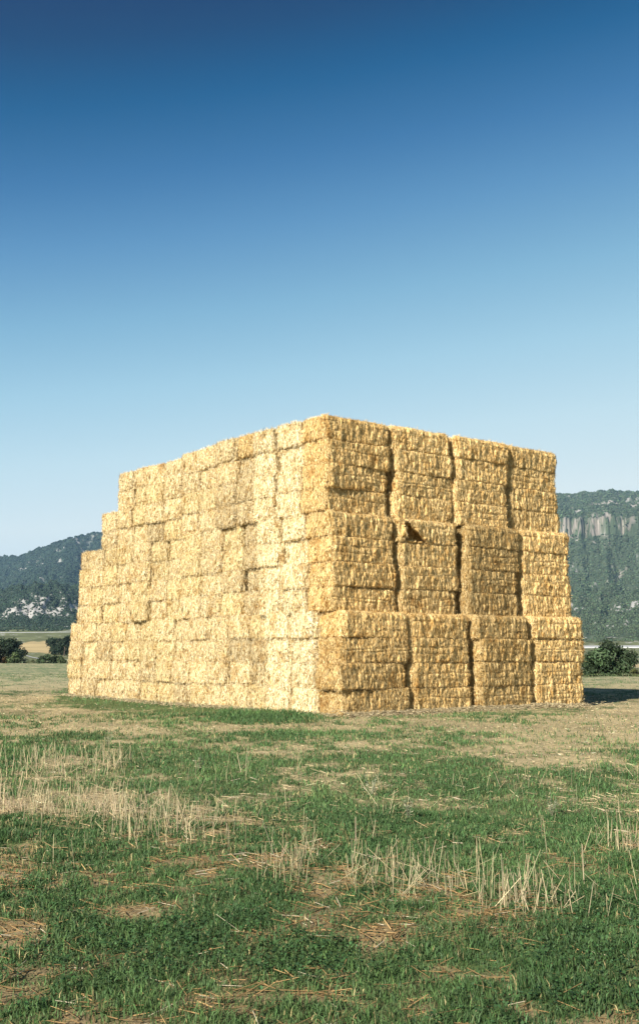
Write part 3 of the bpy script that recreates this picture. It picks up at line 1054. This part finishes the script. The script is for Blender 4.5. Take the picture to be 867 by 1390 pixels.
lean = np.abs(rg.normal(0, .22, n)); bent = rg.random(n) < .22
lean[bent] = rg.uniform(.4, 1.3, bent.sum())
la = rg.uniform(0, 2 * np.pi, n)
Ln = rg.uniform(.07, .34, n) * (.8 + .35 * rg.random(n))
p0 = np.stack([x, y, field_z(x, y) - .02], -1)
p1 = p0 + np.stack([np.cos(la) * np.sin(lean), np.sin(la) * np.sin(lean), np.cos(lean)], -1) * Ln[:, None]
wd = rg.uniform(.0014, .0030, n) * (1 + rr_ / 40)
cols = V(.55, .445, .26) * np.exp(rg.normal(0, .18, (n, 1))) * (1 + rg.normal(0, .04, (n, 3)))
tag(stalks('stubble', p0, p1, wd, cols, M_STALK), 'pale dry stubble standing in broken rows across the foreground', 'stubble', kind='stuff')

# fallen straw lying on the ground
n = 190000
x, y = sample_ground(n, 4.3, 45, rg, .75)
xf = rg.uniform(0, 1, 22000); o_ = -np.abs(rg.normal(0, .25, 22000)); s_r = rg.random(22000) < .4
pf = np.where(s_r[:, None], CORNER + E_R * (xf * 10)[:, None] + E_L * o_[:, None], CORNER + E_L * (xf * 17.3)[:, None] + E_R * o_[:, None])
x = np.concatenate([x, pf[:, 0]]); y = np.concatenate([y, pf[:, 1]]); n = len(x)
g, X_, Y_ = cover(x, y)
den = sstep(.75, .1, g) * (.25 + .75 * sstep(1010, 1130, Y_)) + .05
den += .25 * blob(X_, Y_, 400, 1165, 130, 26) + .25 * blob(X_, Y_, 600, 1215, 180, 30) + .2 * blob(X_, Y_, 200, 1120, 120, 16)
dd = np.stack([x - CORNER[0], y - CORNER[1]], -1)
ea, eb = dd @ E_R, dd @ E_L
foot = np.where((ea > -.6) & (ea < 11) & (eb < .1) & (eb > -.9), np.exp(-(np.maximum(-eb, 0) / .35) ** 2), 0) + np.where((eb > -.6) & (eb < 18.5) & (ea < .1) & (ea > -.9), .7 * np.exp(-(np.maximum(-ea, 0) / .30) ** 2), 0)
den += 1.6 * foot
keep = (rg.random(n) < den * .55) & ~inside_rick(x, y)
foot = foot[keep]
x, y, Y_ = x[keep], y[keep], Y_[keep]
n = len(x)
r = np.hypot(x, y)
th = rg.uniform(0, 2 * np.pi, n)
el = np.abs(rg.normal(0, .14, n))
Ln = rg.uniform(.04, .17, n) * (1 - .5 * sstep(12, 20, r)) * np.where(rg.random(n) < .05, 1.7, 1)
p0 = np.stack([x, y, field_z(x, y) + rg.uniform(.002, .018, n) + foot * rg.uniform(0, .13, n)], -1)
p1 = p0 + np.stack([np.cos(th) * np.cos(el), np.sin(th) * np.cos(el), np.sin(el)], -1) * Ln[:, None]
wd = rg.uniform(.0011, .0027, n) * (1 + r / 12)
near = sstep(1060, 1180, Y_)[:, None]
cols = (V(.46, .37, .21) * (1 - near) + V(.30, .19, .08) * near) * np.exp(rg.normal(0, .32, (n, 1)))
pale = rg.random(n) < .1
cols[pale] = V(.56, .47, .32)
tag(stalks('fallen_straw', p0, p1, wd, np.clip(cols, 0, .85), M_STALK), 'loose fallen straw and thatch littering the ground', 'straw litter', kind='stuff')


# pale thistles standing out of the grass
def thistle(px, py, h, label, seed):
    r = np.random.default_rng(seed)
    b = img_to_ground(px, py)
    b[2] = float(field_z(b[0:1], b[1:2])[0])
    root = bpy.data.objects.new('thistle', None)
    root.location = b
    COL.objects.link(root)
    tag(root, label, 'thistle', 'pale thistles in the grass')
    st = []
    n = 5
    for k in range(n):
        a = r.uniform(0, 6.28)
        st.append(V(math.cos(a), math.sin(a), 0) * r.uniform(.02, .11) + V(0, 0, h * r.uniform(.6, 1)))
    p1 = np.array(st); p0 = np.zeros_like(p1)
    so_ = stalks('stem', p0, p1, np.full(n, .004), np.tile(V(.22, .25, .15), (n, 1)), M_STALK)
    so_.parent = root
    m = 130
    k = r.choice(n, m); t = r.uniform(.1, 1, m)
    P_ = p1[k] * t[:, None]
    th = r.uniform(0, 6.28, m); el = r.uniform(-.2, .9, m)
    L_ = r.uniform(.02, .05, m)[:, None]
    d_ = np.stack([np.cos(th) * np.cos(el), np.sin(th) * np.cos(el), np.sin(el)], -1)
    s_ = np.stack([-np.sin(th), np.cos(th), r.uniform(-.4, .4, m)], -1)
    Vt = np.stack([P_, P_ + d_ * L_ * .5 + s_ * L_ * .2, P_ + d_ * L_, P_ + d_ * L_ * .5 - s_ * L_ * .2], 1).reshape(-1, 3)
    C = np.repeat(V(.50, .47, .30) * np.exp(r.normal(0, .25, (m, 1))), 4, 0)
    obj('leaves', mesh_np('leaves', Vt, np.arange(4 * m).reshape(-1, 4), attrs={'col': C}), M_BLADE, root)


thistle(505, 1078, .30, 'pale thistle in mid grass below the near corner of the rick', 51)
thistle(146, 1012, .26, 'small pale thistle by the stubble on the far left', 52)
thistle(270, 1044, .26, 'grey green thistle alone in the grass left of centre', 53)
thistle(553, 1112, .26, 'low thistle just right of the dry upright stalks', 54)
thistle(748, 1106, .28, 'pale thistle in the grass on the right side', 55)

# ------------------------------------------------------------------ the air
m = bpy.data.materials.new('haze')
m.use_nodes = True
nt = m.node_tree
nt.nodes.remove(nt.nodes['Principled BSDF'])
pv = nd(nt, 'ShaderNodeVolumePrincipled')
pv.inputs['Color'].default_value = (.41, .68, .98, 1)
pv.inputs['Density'].default_value = 0.00006
pv.inputs['Anisotropy'].default_value = .1
nt.links.new(pv.outputs[0], nt.nodes['Material Output'].inputs['Volume'])
zlo, zhi = float(hp[:, 2].min()) - 1, float(hp[:, 2].max()) + 12
c = np.array([(sx * 7100.0, sy * 7100.0, zz) for zz in (zlo, zhi) for sx, sy in ((-1, -1), (1, -1), (1, 1), (-1, 1))])
q = [(0, 3, 2, 1), (4, 5, 6, 7), (0, 1, 5, 4), (1, 2, 6, 5), (2, 3, 7, 6), (3, 0, 4, 7)]
tag(obj('haze', mesh_np('haze', c, np.array(q)), m), 'thin bluish haze in the air over the valley', 'haze', kind='stuff')
